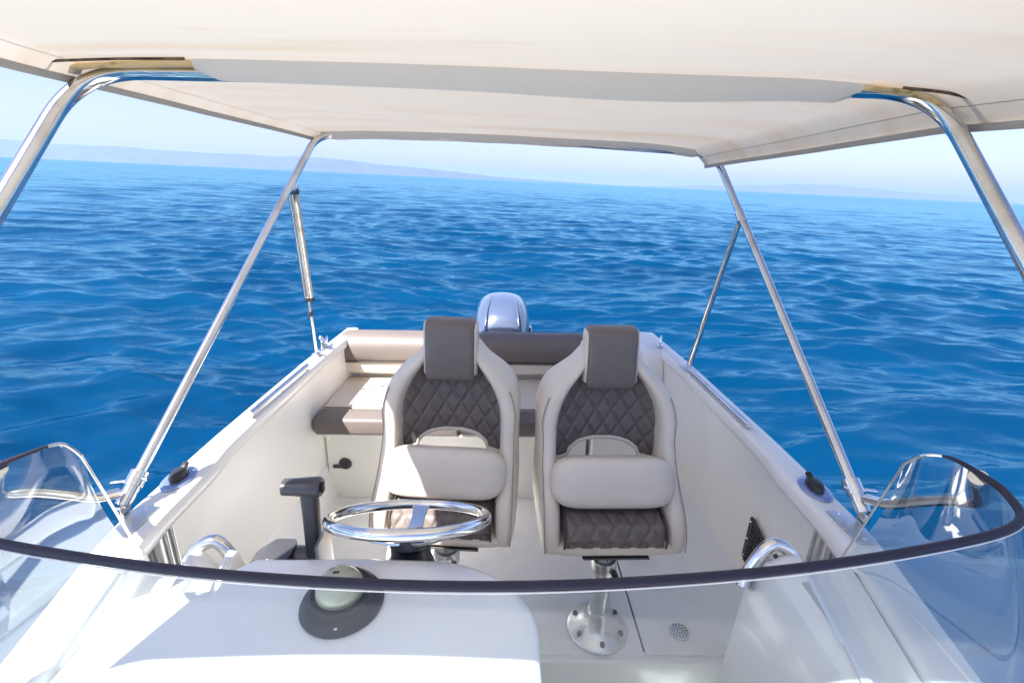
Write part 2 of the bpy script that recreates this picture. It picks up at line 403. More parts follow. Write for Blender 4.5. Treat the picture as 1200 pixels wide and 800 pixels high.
# helm console (starboard = left of the picture): rounded slab top, aft face and the side by the companionway
def console():
    def outline(grow, z, dy=0):
        x0, x1, y0, y1 = -.62 - max(0, grow) * .3, .080 + grow, .36, .862 + grow + dy; rr = .16; pts = []
        xl = x0 - .11 - max(0, min(.06, (.862 - z) * 1.1))
        pts += [(xl, y0, z), (x1, y0, z), (x1, y1 - rr * 1.15, z)]
        for k in range(1, 9):
            a = k / 9 * math.pi / 2; pts.append((x1 - rr * 1.5 * (1 - math.cos(a)), y1 - rr * 1.15 + rr * 1.15 * math.sin(a), z))
        pts += [(x1 - rr * 1.5, y1, z), ((x0 + x1) / 2, y1 + .004, z), (x0 + .09, y1, z), (x0 + .055, y1 - .03, z), (x0 + .05, y1 - .085, z), (xl + .03, y1 - .092, z), (xl, y1 - .115, z)]
        return pts
    zs = [(-.04, .862), (-.016, .860), (-.005, .853), (0, .842), (.004, .79), (0, .60), (-.02, .30), (-.03, -.255)]
    obj('helm_console', loft([outline(g, z, .0 if z > .7 else .03) for g, z in zs]), 'gelcoat', boat, sharp=35)
console()

def side_console(s):
    # (x, z) sections, from the gunwale lip down to a ledge and over to the inner face
    secs = []
    ys = [.12, .3, .5, .7, .86, .93, .952, .962]
    for y in ys:
        b = beam(y) - .112; d = interp(y, [.86, .93, .952, .962], [0, .002, .008, .04])
        if s > 0: p = [(b, .79), (b - .010, .765), (b - .040, .752 - d), (b - .085, .754 - d), (b - .105, .788 - d), (b - .125, .802 - d), (.70, .795 - d), (.665, .775 - d), (.640, .70 - d), (.62, .3), (.62, -.25), (b, -.25)]
        else: p = [(b, .79), (b - .012, .74), (b - .04, .725 - d), (b - .07, .722 - d), (b - .13, .805 - d), (b - .15, .800 - d), (b - .185, .752 - d), (b - .215, .805 - d), (b - .232, .800 - d), (.60, .72 - d), (.585, -.25), (b, -.25)]
        secs.append([(s * x, y, z) for x, z in p])
    o = obj('side_console', loft(secs), 'gelcoat', boat, sharp=25, bevel=.008)
side_console(1); side_console(-1)

# round fitting sunk in each side moulding
for s in (1, -1):
    ax = Matrix.Rotation(R(-38 * s), 4, 'Y')
    rp = obj('round_port', L([(.002, .002), (.014, .002), (.018, .006), (.021, .005), (.022, -.01)], (s * .828, .80, .742), axis=ax, seg=28), 'brushed', boat)
    obj('port_cap', L([(.001, .007), (.009, .006), (.012, .004), (.012, .0)], (s * .828, .80, .742), axis=ax, seg=28), 'steel', rp)

# bent stainless grab handles on the inner corner of the side mouldings
for s in (1, -1):
    pts = smoothpath([(s * .752, .945, .768), (s * .735, .955, .790), (s * .712, .962, .806), (s * .688, .964, .808), (s * .664, .960, .786), (s * .642, .953, .750), (s * .626, .945, .715), (s * .618, .935, .70)], 6)
    gh = obj('grab_handle', T(pts, .0160, seg=18), 'steel', boat)
    if s > 0:
        bm = bmesh.new()
        for k, (w_, h_) in enumerate(((.010, .010), (.003, .011), (.006, .010), (.004, .012), (.008, .008))):
            box(bm, (.690 - k * .0085, .944, .790 - k * .017), (w_, .004, h_), Matrix.Rotation(R(-35), 4, 'Y'))
        obj('lettering', bm, 'black', gh, smooth=False)
# upright polished bars let into the side under each gunwale
for s in (1, -1):
    for k, (y, w_) in enumerate(((1.125, .010), (1.100, .012), (1.055, .040))):
        obj('upright_bar', T([(s * (beam(y) - .070), y, .58), (s * (beam(y) - .070), y, .745)], w_ * .5, seg=12), 'steel' if k < 2 else 'brushed', boat)
    obj('bar_backing', B((s * (beam(1.08) - .063), 1.08, .66), (.006, .12, .165), .002), 'gelcoat', boat)

# pierced black plate on the port side wall
gr_l = thing('vent_grille', (.915, 1.38, .34), 'black slotted grille screwed to the white cockpit side at right', 'grille')
fr = bmesh.new(); a0 = Vector((.925, 1.425, .515)); a1 = Vector((.925, 1.43, .335)); a2 = Vector((.925, 1.335, .325)); a3 = Vector((.925, 1.325, .485))
def quadbar(bm, p, q, w_, t_=.008):
    d = (q - p); l = d.length; c = (p + q) / 2; ang = math.atan2(d.z, d.y)
    box(bm, c, (t_, l, w_), Matrix.Rotation(ang, 4, 'X'))
for p, q, w_ in ((a0, a1, .022), (a1, a2, .012), (a2, a3, .006), (a3, a0, .006)): quadbar(fr, p, q, w_)
obj('grille_frame', fr, 'black', gr_l, bevel=.001)
for k in range(9):
    t_ = (k + .7) / 10; s_ = bmesh.new(); quadbar(s_, a0.lerp(a1, t_), a3.lerp(a2, t_), .0065, .006); obj('slat', s_, 'black', gr_l, smooth=False)
for k in range(3):
    t_ = (k + 1) / 4; s_ = bmesh.new(); quadbar(s_, a0.lerp(a3, t_), a1.lerp(a2, t_), .004, .007); obj('slat', s_, 'black', gr_l, smooth=False)
for t_ in (.08, .5, .92):
    p = a0.lerp(a1, t_); obj('screw', L([(.0005, .005), (.004, .004), (.005, 0)], (p.x - .004, p.y, p.z), axis=Matrix.Rotation(R(-90), 4, 'Y'), seg=12), 'steel', gr_l)

# aft quarters, transom and bench moulding
def quarter(s):
    rg = []
    for z, x0, y0 in ((.0, .76, 2.36), (.5, .765, 2.38), (.70, .77, 2.40), (.765, .775, 2.42), (.79, .785, 2.44), (.80, .80, 2.47)):
        rg.append(srect(s * (x0 + .905) / 2, (y0 + 2.77) / 2, (.905 - x0) / 2, (2.77 - y0) / 2, 32, 5, z))
    obj('quarter_block', loft(rg), 'gelcoat', boat, sharp=50)
quarter(1)
obj('transom', B((0, 2.765, .36), (1.84, .05, .72), .012), 'gelcoat', boat)
obj('bench_moulding', B((-.225, 2.475, .224), (1.37, .53, .448), .012), 'liner', boat)
obj('bench_back_ledge', B((-.12, 2.70, .60), (1.58, .09, .22), .012), 'gelcoat', boat)
obj('ledge_panel', B((-.12, 2.648, .575), (1.56, .012, .05), .004), 'gelcoat', boat)
obj('stern_locker', B((.70, 2.40, .225), (.44, .40, .45), .015), 'gelcoat', boat)
# outlet and little bracket on the bench front
ou = obj('outlet', L([(.016, .004), (.026, .006), (.032, .004), (.034, -.002)], (-.815, 2.206, .22), axis=Matrix.Rotation(R(90), 4, 'X'), seg=28), 'gunmetal', boat)
obj('outlet_hole', L([(.001, .0075), (.017, .0075), (.017, 0)], (-.815, 2.206, .22), axis=Matrix.Rotation(R(90), 4, 'X'), seg=24), 'black', ou)
obj('outlet_hinge', B((-.855, 2.204, .205), (.05, .01, .02), .003), 'gunmetal', ou)
obj('support_bracket', loft([[(-.905, 2.20, .46), (-.86, 2.20, .46), (-.885, 2.20, .36)], [(-.905, 2.15, .46), (-.86, 2.15, .46), (-.885, 2.195, .36)]]), 'liner', boat, smooth=False)
# hinges of the back rest
for x in (-.745, .165):
    obj('seat_hinge', L([(.002, .012), (.012, .012), (.016, .008), (.017, 0)], (x, 2.636, .60), axis=Matrix.Rotation(R(90), 4, 'X'), seg=20), 'cast', boat)

# ------------------------------------------------------------------ bench upholstery
def pad(name, x0, x1, y0, y1, z0, z1, m, parent, bev=.02, seg=4): return obj(name, B(((x0 + x1) / 2, (y0 + y1) / 2, (z0 + z1) / 2), (x1 - x0, y1 - y0, z1 - z0), bev, seg=seg), m, parent)
bc = thing('bench_cushion', (-.23, 2.35, .47), 'flat cream stern bench cushion with a brown front band', 'cushion')
pad('cushion_pad', -.905, -.20, 2.205, 2.62, .472, .548, 'cream', bc)
pad('cushion_pad', -.195, .46, 2.205, 2.62, .472, .548, 'cream', bc)
pad('front_band', -.905, -.20, 2.075, 2.20, .462, .550, 'lightbrown', bc, .018)
pad('front_band', -.195, .46, 2.075, 2.20, .462, .550, 'lightbrown', bc, .018)
pad('base_board', -.90, .45, 2.09, 2.60, .450, .4615, 'gelcoat', bc, .004)
obj('piping', T([(-.89, 2.2025, .551), (.455, 2.2025, .551)], .0028, seg=8), 'thread', bc)

bk = thing('backrest_cushion', (-.15, 2.68, .60), 'long brown rolled backrest with a cream lower strip along the stern', 'cushion')
def roll(x0, x1, name, m):
    rings = []
    n = 14
    for i in range(n + 1):
        u = i / n; x = x0 + (x1 - x0) * u; e = min(u, 1 - u) * (x1 - x0); f = 1 - .10 * max(0, 1 - e / .035) ** 2
        pr = [(2.575, .655), (2.548, .67), (2.545, .72), (2.553, .765), (2.578, .800), (2.615, .817), (2.67, .818), (2.715, .808), (2.74, .78), (2.745, .70), (2.74, .66)]
        cy, cz = 2.645, .72
        rings.append([(x, cy + (y - cy) * f, cz + (z - cz) * f) for y, z in pr])
    return obj(name, loft(rings), m, bk, sub=2, sharp=0)
roll(-.935, -.16, 'top_roll', 'lightbrown'); roll(-.157, .645, 'top_roll', 'lightbrown')
pad('lower_strip', -.925, -.16, 2.565, 2.70, .588, .662, 'cream', bk, .014)
pad('lower_strip', -.157, .64, 2.565, 2.70, .588, .662, 'cream', bk, .014)
obj('piping', T([(-.925, 2.556, .663), (.64, 2.556, .663)], .004, seg=8), 'thread', bk)

# ------------------------------------------------------------------ helm seats
def quilt(bm, fn, nu, nv, pu, pv, depth=.006, back=.02, inside=None, W=None):
    """padded sheet with pressed diamond stitching; fn(u,v)->(pos, normal)"""
    fr, bk_ = [], []
    for i in range(nu + 1):
        a, b = [], []
        for j in range(nv + 1):
            u, v = i / nu, j / nv; p, n, su, sv = fn(u, v)
            d1 = abs(((su / pu + sv / pv) % 1) - .5) * 2; d2 = abs(((su / pu - sv / pv) % 1) - .5) * 2
            g = min(1 - d1, 1 - d2); h = depth * (1 - math.exp(-(g / .16) ** 1.3))
            e = min(u, 1 - u) * nu / 2.5; e2 = min(v, 1 - v) * nv / 2.5; h -= .006 * max(0, 1 - min(e, e2))
            a.append(bm.verts.new(p + n * h)); b.append(bm.verts.new(p - n * back))
        fr.append(a); bk_.append(b)
    for i in range(nu):
        for j in range(nv):
            bm.faces.new((fr[i][j], fr[i + 1][j], fr[i + 1][j + 1], fr[i][j + 1])); bm.faces.new((bk_[i][j], bk_[i][j + 1], bk_[i + 1][j + 1], bk_[i + 1][j]))
    for i in range(nu):
        for j in (0, nv): bm.faces.new((fr[i][j], fr[i + 1][j], bk_[i + 1][j], bk_[i][j]))
    for j in range(nv):
        for i in (0, nu): bm.faces.new((fr[i][j], fr[i][j + 1], bk_[i][j + 1], bk_[i][j]))
    return bm

def helm_seat(x, y, rz, dz, label):
    t = thing('helm_seat', (0, 0, 0), label, 'seat', 'pair of quilted bucket seats on pedestals')
    # pedestal
    pd = obj('pedestal', L([(.116, .0), (.117, .008), (.112, .014), (.104, .018), (.075, .036), (.052, .055), (.046, .085), (.042, .10), (.0375, .105), (.0365, .28), (.0370, .285), (.046, .288), (.048, .30), (.048, .335), (.044, .345), (.031, .347), (.030, .425)], (0, 0, .006), seg=48), 'cast', t)
    for k in range(6):
        a = R(30 + 60 * k); obj('bolt', L([(.0005, .010), (.008, .010), (.0095, .006), (.0095, -.004)], (.092 * math.cos(a), .092 * math.sin(a), .030), seg=14), 'gunmetal', pd)
    obj('column_slot', B((.004, -.0305, .395), (.004, .003, .07)), 'black', pd, smooth=False)
    obj('clamp_knob', L([(.001, .03), (.011, .028), (.012, .0), (.006, -.002)], (.03, -.035, .315), axis=Matrix.Rotation(R(75), 4, 'X'), seg=18), 'black', pd)
    obj('height_scale', B((-.002, -.0375, .21), (.028, .002, .04), .0008), 'cast', pd)
    obj('slide_plate', loft([[(-.10, -.105, .436), (.13, -.105, .436), (.13, .14, .436), (-.10, .14, .436)], [(-.11, -.118, .456), (.12, -.118, .456), (.12, .15, .456), (-.11, .15, .456)]]), 'black', t, bevel=.003)
    # shell under the cushion, with the turned-up lip in front
    obj('seat_shell', loft([srect(0, .10, .215, .19, 40, 7, .457), srect(0, .10, .235, .212, 40, 7, .461), srect(0, .10, .243, .222, 40, 8, .474), srect(0, .10, .243, .222, 40, 8, .488), srect(0, .10, .235, .214, 40, 8, .498)]), 'cream', t, sharp=50)
    # quilted seat cushion
    def fn(u, v):
        su = (u - .5) * .335; sv = v * .42
        prof = [(0, -.112, .492), (.14, -.118, .530), (.24, -.098, .563), (.34, -.05, .578), (1, .19, .57)]
        ts = [a[0] for a in prof]; yy = interp(v, ts, [a[1] for a in prof]); zz = interp(v, ts, [a[2] for a in prof])
        y2 = interp(v + .03, ts, [a[1] for a in prof]); z2 = interp(v + .03, ts, [a[2] for a in prof])
        n = Vector((0, -(z2 - zz), (y2 - yy))); n = n.normalized() if n.length > 1e-6 else Vector((0, 0, 1))
        n = (n + Vector((0, -.25, .5)) * .2).normalized()
        return Vector((su, yy, zz)), n, su, sv
    obj('seat_cushion', quilt(bmesh.new(), fn, 72, 64, .062, .105, .0075, .03), 'brown', t, sharp=0)
    for s in (-1, 1): obj('piping', T(smoothpath([(s * .172, -.118, .495), (s * .172, -.122, .53), (s * .172, -.10, .568), (s * .172, -.05, .582), (s * .172, .12, .578)], 5), .0035, seg=8), 'thread', t)
    # side bolsters sweeping up from the seat to the shoulders
    for s in (-1, 1):
        T_ = [(.452, .196, .222, -.05, .26), (.458, .186, .240, -.108, .29), (.478, .178, .252, -.124, .31), (.53, .176, .256, -.118, .315), (.59, .177, .256, -.085, .32), (.65, .180, .254, -.020, .32), (.72, .182, .252, .045, .32),
              (.79, .180, .250, .075, .325), (.85, .178, .256, .090, .33), (.90, .164, .248, .100, .335), (.94, .146, .234, .110, .34), (.975, .124, .206, .122, .33), (1.00, .105, .175, .130, .32), (1.025, .088, .142, .140, .31), (1.05, .078, .118, .150, .30), (1.075, .074, .102, .165, .29), (1.09, .076, .094, .19, .27)]
        rings = []
        for z, xi, xo, yf, yb in T_:
            cx, cy, hx, hy = s * (xi + xo) / 2, (yf + yb) / 2, (xo - xi) / 2, (yb - yf) / 2
            rings.append(srect(cx, cy, hx, hy, 20, 2.8 if z > .6 else 4.2, z))
        sb = obj('side_bolster', loft(rings), 'cream', t, sub=1, sharp=0)
        for f_, yo in ((.80, .004),):
            pts = [(s * (xi + (xo - xi) * f_), yf + yo + (.004 if z > .6 else .0), z) for z, xi, xo, yf, yb in T_[2:-6]]
            obj('stitched_seam', T(smoothpath(pts, 4), .0022, seg=6), 'seamcream', sb)
    # quilted back panel, arched over the gap behind the seat
    def fb(u, v):
        a = (u - .5) * 2
        zt = 1.0; zb = .690 + .058 * (max(0., 1 - (abs(a) / .72) ** 2.6)) ** .5 if abs(a) < .72 else .690
        z = zb + (zt - zb) * v
        hw = interp(z, [.67, .80, .86, .90, .94, .98, 1.0], [.190, .188, .182, .170, .152, .130, .118])
        x_ = a * hw; y_ = .190 + .10 * (z - .7) - .055 * abs(a) ** 2.4
        return Vector((x_, y_, z)), Vector((0.2 * -a, -1, .1)).normalized(), x_, z
    obj('back_panel', quilt(bmesh.new(), fb, 88, 76, .060, .100, .009, .045), 'brown', t, sharp=0)
    ev = [fb(u, 0)[0] + Vector((0, -.004, -.003)) for u in np.linspace(.02, .98, 50)]
    obj('arch_piping', T(ev, .008, seg=10), 'cream', t)
    obj('back_shell', loft([srect(0, .315, hw, .028, 32, 5, z) for z, hw in ((.78, .17), (.80, .19), (.86, .19), (.92, .175), (.98, .14), (1.03, .09), (1.08, .078), (1.09, .06))]), 'cream', t, sharp=60)
    # head rest: brown pad wrapped over the top, cream sides
    rings = []
    for z, yf, yb, hx in ((.965, .150, .21, .080), (.969, .130, .22, .085), (.978, .122, .225, .0865), (1.00, .119, .23, .087), (1.08, .128, .235, .087), (1.14, .136, .235, .087), (1.165, .143, .232, .087), (1.176, .150, .226, .086), (1.181, .162, .215, .082)):
        rings.append(srect(0, (yf + yb) / 2, hx, (yb - yf) / 2, 36, 9, z))
    hr = obj('head_rest', loft(rings), 'brown', t, sharp=50)
    for s in (-1, 1):
        obj('head_rest_side', loft([srect(s * .088, (yf + yb) / 2, .008, (yb - yf) / 2, 16, 3, z) for z, yf, yb in ((.985, .15, .22), (.99, .136, .228), (1.08, .142, .233), (1.15, .150, .230), (1.168, .165, .215))]), 'cream', hr, sharp=0)
    # flip-up thigh roll
    rings = []
    for i in range(25):
        u = i / 24; a = (u - .5) * 2; f = (1 - abs(a) ** 7) ** .5 if abs(a) < .999 else .04; f = max(f, .3 + .0 * a) if abs(a) < 1 else .3
        rg = []
        for k in range(28):
            th = 2 * math.pi * k / 28; c, s_ = math.cos(th), math.sin(th)
            rg.append((a * .218, -.005 + .058 * f * math.copysign(abs(c) ** .55, c) , .680 + .088 * f * math.copysign(abs(s_) ** .52, s_)))
        rings.append(rg)
    bm = loft(rings); bmesh.ops.rotate(bm, verts=bm.verts, cent=(0, -.005, .668), matrix=Matrix.Rotation(R(-24), 3, 'X'))
    fr_ = obj('thigh_roll', bm, 'cream', t, sub=1, sharp=0)
    for s in (-1, 1): obj('hinge_arm', B((s * .172, .06, .60), (.010, .11, .045), .003, Matrix.Rotation(R(20), 4, 'X')), 'cast', t)
    t.location = (x, y, dz); t.rotation_euler = (0, 0, R(rz))
    return t
helm_seat(.392, 1.41, 1.0, 0, 'right-hand bucket seat, wholly in canopy shade, its pedestal base plate visible below')
helm_seat(-.190, 1.44, -4.0, .012, 'left-hand bucket seat behind the steering wheel, its left side in sunshine')

# ------------------------------------------------------------------ steering wheel, throttle, compass
WC = Vector((-.207, .93, .910)); NR = R(28)
wl = thing('steering_wheel', tuple(WC), 'polished stainless steering wheel with flat spokes on the helm console', 'steering wheel')
RX = Matrix.Rotation(-NR, 4, 'X')
def wp(x, y, z): return WC + RX.to_3x3() @ Vector((x, y, z))
ring = [wp(.178 * math.cos(a), .178 * math.sin(a), 0) for a in np.linspace(0, 2 * math.pi, 72, endpoint=False)]
obj('rim', T(ring, .0128, seg=18, closed=True), 'steel', wl)
for ang in (90, 210, 330):
    a = R(ang); d = Vector((math.cos(a), math.sin(a), 0)); s_ = Vector((-math.sin(a), math.cos(a), 0)); bm = bmesh.new(); rings = []
    for r_, hw, dz_ in ((.022, .030, -.052), (.05, .024, -.050), (.09, .018, -.040), (.13, .017, -.022), (.155, .020, -.008), (.17, .024, -.001)):
        c = d * r_ + Vector((0, 0, dz_)); rings.append([wp(*(c + s_ * hw + Vector((0, 0, .003)))), wp(*(c - s_ * hw + Vector((0, 0, .003)))), wp(*(c - s_ * hw - Vector((0, 0, .003)))), wp(*(c + s_ * hw - Vector((0, 0, .003))))])
    obj('spoke', loft(rings), 'steel', wl, bevel=.001)
hb = obj('hub', L([(.002, .012), (.030, .010), (.042, .003), (.044, -.008), (.040, -.016)], wp(0, 0, -.052), axis=RX, seg=36), 'black', wl)
obj('hub_cap', L([(.001, .018), (.018, .016), (.022, .010), (.022, .0)], wp(0, 0, -.050), axis=RX, seg=28), 'black', hb)
obj('column', L([(.036, -.062), (.047, -.066), (.047, -.105), (.050, -.112), (.062, -.150), (.066, -.19), (.066, -.23)], wp(0, 0, 0), axis=Matrix.Rotation(R(-4), 4, 'X'), seg=36), 'black', wl)

th = thing('throttle_lever', (-.46, .93, .78), 'black T-handled throttle lever standing beside the steering wheel', 'throttle')
obj('control_box', loft([srect(-.535 + .0, .915, .052, .045, 24, 5, .74), srect(-.53, .915, .050, .045, 24, 5, .80), srect(-.515, .925, .030, .034, 24, 5, .822)]), 'gunmetal', th, sharp=40)
obj('pivot', T([(-.485, .935, .785), (-.425, .935, .785)], .030, seg=24), 'gunmetal', th)
obj('mount_plate', loft([srect(-.415, .93, .004, .045, 16, 4, z) for z in (.70, .86)]), 'brushed', th)
rings = []
for z, y, hx, hy in ((.775, .935, .015, .026), (.84, .938, .016, .020), (.92, .945, .018, .017), (.97, .95, .019, .019)):
    rings.append(srect(-.440, y, hx, hy, 20, 4, z))
obj('lever_arm', loft(rings), 'gunmetal', th, sharp=50)
hl = obj('handle', loft([[(x_, .952 + r_ * math.cos(a), .975 + r_ * math.sin(a) * .9) for a in np.linspace(0, 2 * math.pi, 20, endpoint=False)] for x_, r_ in ((-.502, .016), (-.499, .021), (-.47, .022), (-.44, .025), (-.418, .026), (-.412, .022))]), 'gunmetal', th, sharp=40)
obj('trim_button', B((-.409, .952, .975), (.006, .016, .024), .003), 'black', hl)

cp = thing('compass', (-.305, .74, .86), 'round black deck compass with a cloudy cream dome on the console top', 'compass')
obj('bezel', L([(.078, .0), (.080, .006), (.076, .014), (.060, .024), (.050, .026)], (-.305, .735, .861), seg=48), 'black', cp)
dm = [(.047 * math.cos(a), .044 * math.sin(a)) for a in np.linspace(0, R(88), 12)]
obj('dome', L([(.047, -.01)] + dm, (-.309, .741, .889), seg=40), 'dome', cp)
obj('inner_ring', L([(.050, .0), (.066, .0), (.066, .014), (.058, .020), (.050, .016)], (-.306, .740, .872), seg=40), 'black', cp)
obj('card_mark', B((-.313, .741, .9325), (.012, .006, .003), .001), 'black', cp)
obj('screw_cap', L([(.001, .003), (.005, .002), (.006, 0)], (-.295, .668, .876), seg=12), 'cast', cp)

# ------------------------------------------------------------------ windshield
ws = thing('windshield', (0, .3, .86), 'low curved clear windshield with a dark top trim in front of the console', 'windshield')
TOP = smoothpath([(-.79, .800, 1.150), (-.792, .775, 1.190), (-.802, .735, 1.200), (-.826, .665, 1.200), (-.815, .60, 1.2), (-.74, .545, 1.2), (-.60, .505, 1.2), (-.32, .463, 1.2), (0, .448, 1.2), (.32, .470, 1.2), (.60, .518, 1.2), (.76, .565, 1.2), (.812, .628, 1.2), (.824, .680, 1.2), (.820, .738, 1.200), (.796, .765, 1.190), (.797, .800, 1.150)], 8)
BOT = smoothpath([(-.85, .935, .790), (-.862, .90, .79), (-.885, .80, .795), (-.878, .62, .80), (-.84, .50, .81), (-.75, .40, .83), (-.56, .32, .86), (-.30, .26, .872), (0, .24, .876), (.30, .26, .872), (.56, .32, .86), (.75, .40, .83), (.84, .50, .81), (.878, .62, .80), (.885, .80, .795), (.862, .90, .79), (.85, .935, .790)], 8)
rows = []
for k in range(9):
    v = k / 8; rows.append([b.lerp(t_, v) + Vector((0, -.02 * math.sin(math.pi * v), 0)) for b, t_ in zip(BOT, TOP)])
obj('glass', loft(rows, False, False), 'glass', ws, sharp=0)
i0, i1 = 8 * 3, len(TOP) - 1 - 8 * 3
j0 = 8 * 2 - 3; main = TOP[j0:len(TOP) - j0]
obj('top_trim', T(main, lambda u: .0026 + .0037 * min(1, min(u, 1 - u) / .13), seg=12), 'rubber', ws)
obj('trim_highlight', T([p + Vector((0, -.0066, -.004)) for p in TOP[i0:i1 + 1]], .0009, seg=8), 'gelcoat', ws)  # thin white tube stands in for the highlight line below the dark trim
for s in (0, 1):
    seg_ = TOP[:j0 + 1] if s == 0 else TOP[len(TOP) - 1 - j0:]
    foot = BOT[0] if s == 0 else BOT[-1]
    seg_ = ([foot + Vector((0, 0, .0))] + seg_) if s == 0 else (seg_ + [foot])
    obj('edge_trim', T(fillet(seg_, .004, 2), .0030, seg=10), 'steel', ws)
obj('base_seal', T([p + Vector((0, 0, .0)) for p in BOT], .007, seg=10), 'gelcoat', ws)
# stainless brace from the bimini clamp round the outside to the top corner of the screen
for s in (-1, 1):
    pts = smoothpath([(s * .985, 1.06, .873), (s * .988, 1.0, .905), (s * .985, .93, .965), (s * .965, .85, 1.03), (s * .93, .765, 1.09), (s * .868, .715, 1.150), (s * .824, .690, 1.194)], 6)
    br = obj('brace_tube', T(pts, .0140, seg=16), 'tube', ws)

# ------------------------------------------------------------------ bimini
bi = thing('bimini_top', (0, 1.2, .80), 'stained cream canvas bimini top on bent stainless bows over the cockpit', 'bimini')
def zc(x, y):
    c = interp(y, [.1, .6, 1.1, 1.5, 1.9, 2.3], [1.845, 1.862, 1.876, 1.866, 1.862, 1.855])
    tl = interp(x, [-.9, 0, .95], [0, -.006, -.034 + 0]) * interp(y, [.4, 1.1, 2.3], [.2, .3, 1.0])
    edge = -.020 * max(0, (abs(x) - .55) / .35) ** 2
    sag = -.008 * math.sin(max(0, min(1, (y - 1.1) / 1.2)) * math.pi) * (1 - (x / .9) ** 2)
    wr = .0012 * math.sin(x * 7 + y * 3) * math.sin(y * 7 + 1)
    return c + tl + edge + sag + wr
def edgeL(y): return interp(y, [.05, .25, .40, .52, .64, .78, .95, 1.1, 1.7, 2.32], [-1.12, -1.05, -.96, -.865, -.825, -.818, -.848, -.865, -.835, -.832])  # unseen forward edge shaped so its shadow falls right on console and seat
def edgeR(y): return interp(y, [.1, .8, 1.1, 2.32], [1.01, .955, .94, .925])
bm = bmesh.new(); g = []
ny, nx = 90, 110
for i in range(ny + 1):
    row = []
    for j in range(nx + 1):
        u = j / nx; y0_ = .095 - .08 * u; y = y0_ + (2.325 - y0_) * i / ny; x = edgeL(y) + (edgeR(y) - edgeL(y)) * u
        dl = x - edgeL(y); dr = edgeR(y) - x
        hem = -.026 * max(0, 1 - dl / .035) ** 1.5 - .055 * max(0, 1 - dr / .09) ** 1.6
        row.append(bm.verts.new((x, y, zc(x, y) + hem)))
    g.append(row)
for a, c in zip(g, g[1:]):
    for k in range(nx): bm.faces.new((a[k], a[k + 1], c[k + 1], c[k]))
hemR = [r[-1].co.copy() for r in g]; hemL = [r[0].co.copy() for r in g]
can = obj('canopy', bm, 'canopy', bi, sharp=0)
obj('side_hem', T(hemR, .003, seg=8, ry=.012, up=(1, 0, 0)), 'hem', can)
obj('side_hem', T(hemL, .003, seg=8, ry=.010, up=(1, 0, 0)), 'hem', can)
def stitch(off, s):
    pts = [(edgeR(y) - off if s > 0 else edgeL(y) + off, y, zc((edgeR(y) - off) if s > 0 else edgeL(y) + off, y) + (-.055 * max(0, 1 - off / .09) ** 1.6 if s > 0 else -.018 * max(0, 1 - off / .03) ** 1.5) - .0015) for y in np.linspace(.70, 2.3, 80)]
    obj('seam_stitch', T(pts, .0010, seg=5), 'hem', can)
stitch(.035, 1); stitch(.028, -1)

def bow(xl, xr, y, zl, zr, footL, footR, r, rad, name, th_=.0):
    pts = fillet([footL, (xl, y, zl), (0, y, (zl + zr) / 2 + th_), (xr, y, zr), footR], [rad, .3, rad], 10)
    return pts
# front bow, its legs running down and forward
fpts = bow(-.885, .925, 1.1, 1.850, 1.850, Vector((-1.0 + .01, .2, .80)), Vector((1.0 - .01, .2, .80)), .015, .11, 'front')
fpts = fillet([(-.855 - .13, .22, .80), (-.868, 1.115, 1.853), (0, 1.1, 1.856), (.905, 1.1, 1.853), (1.0, .2, .80)], [.13, .3, .13], 12)
obj('front_bow', T(fpts, .0155, seg=18), 'tube', bi)
for s, x_, y_ in ((-1, -.985, .22), (1, 1.0, .2)):
    obj('deck_foot', B((s * (beam(.21) - .045 + .0), y_, .815), (.03, .06, .03), .004), 'steel', bi)
# rear bow: main pole pair
rl, rr_ = Vector((-.985, 1.07, .835)), Vector((.985, 1.06, .835))
rpts = fillet([rl, (-.822, 2.3, 1.835), (.05, 2.3, 1.832), (.955, 2.3, 1.792), rr_], [.10, .2, .12], 12)
obj('rear_bow', T(rpts, .0140, seg=18), 'tube', bi)
# clamps, hinges and deck plates
for s, ft, top in ((-1, rl, Vector((-.822, 2.3, 1.835))), (1, rr_, Vector((.955, 2.3, 1.792)))):
    d = (top - ft).normalized()
    obj('leg_sleeve', T([ft - d * .005, ft + d * .085], .0185, seg=18), 'steel', bi)
    cl = obj('leg_clamp', T([ft + d * .045, ft + d * .085], .0225, seg=18), 'steel', bi)
    obj('clamp_bolt', T([ft + d * .065 + Vector((-.03 * s, 0, 0)), ft + d * .065 + Vector((.05 * s, -.02, 0))], .006, seg=10), 'steel', cl)
    pl_ = obj('deck_plate', B((s * (beam(1.02) - .045), 1.035, .8055), (.055, .125, .004), .0015), 'brushed', bi)
    obj('deck_hinge', B((ft.x, ft.y - .008, .820), (.018, .03, .034), .004), 'steel', pl_)
    for yy in (.985, 1.085):
        obj('screw', L([(.0005, .003), (.005, .002), (.006, 0)], (s * (beam(1.02) - .045), yy, .8075), seg=12), 'steel', pl_)
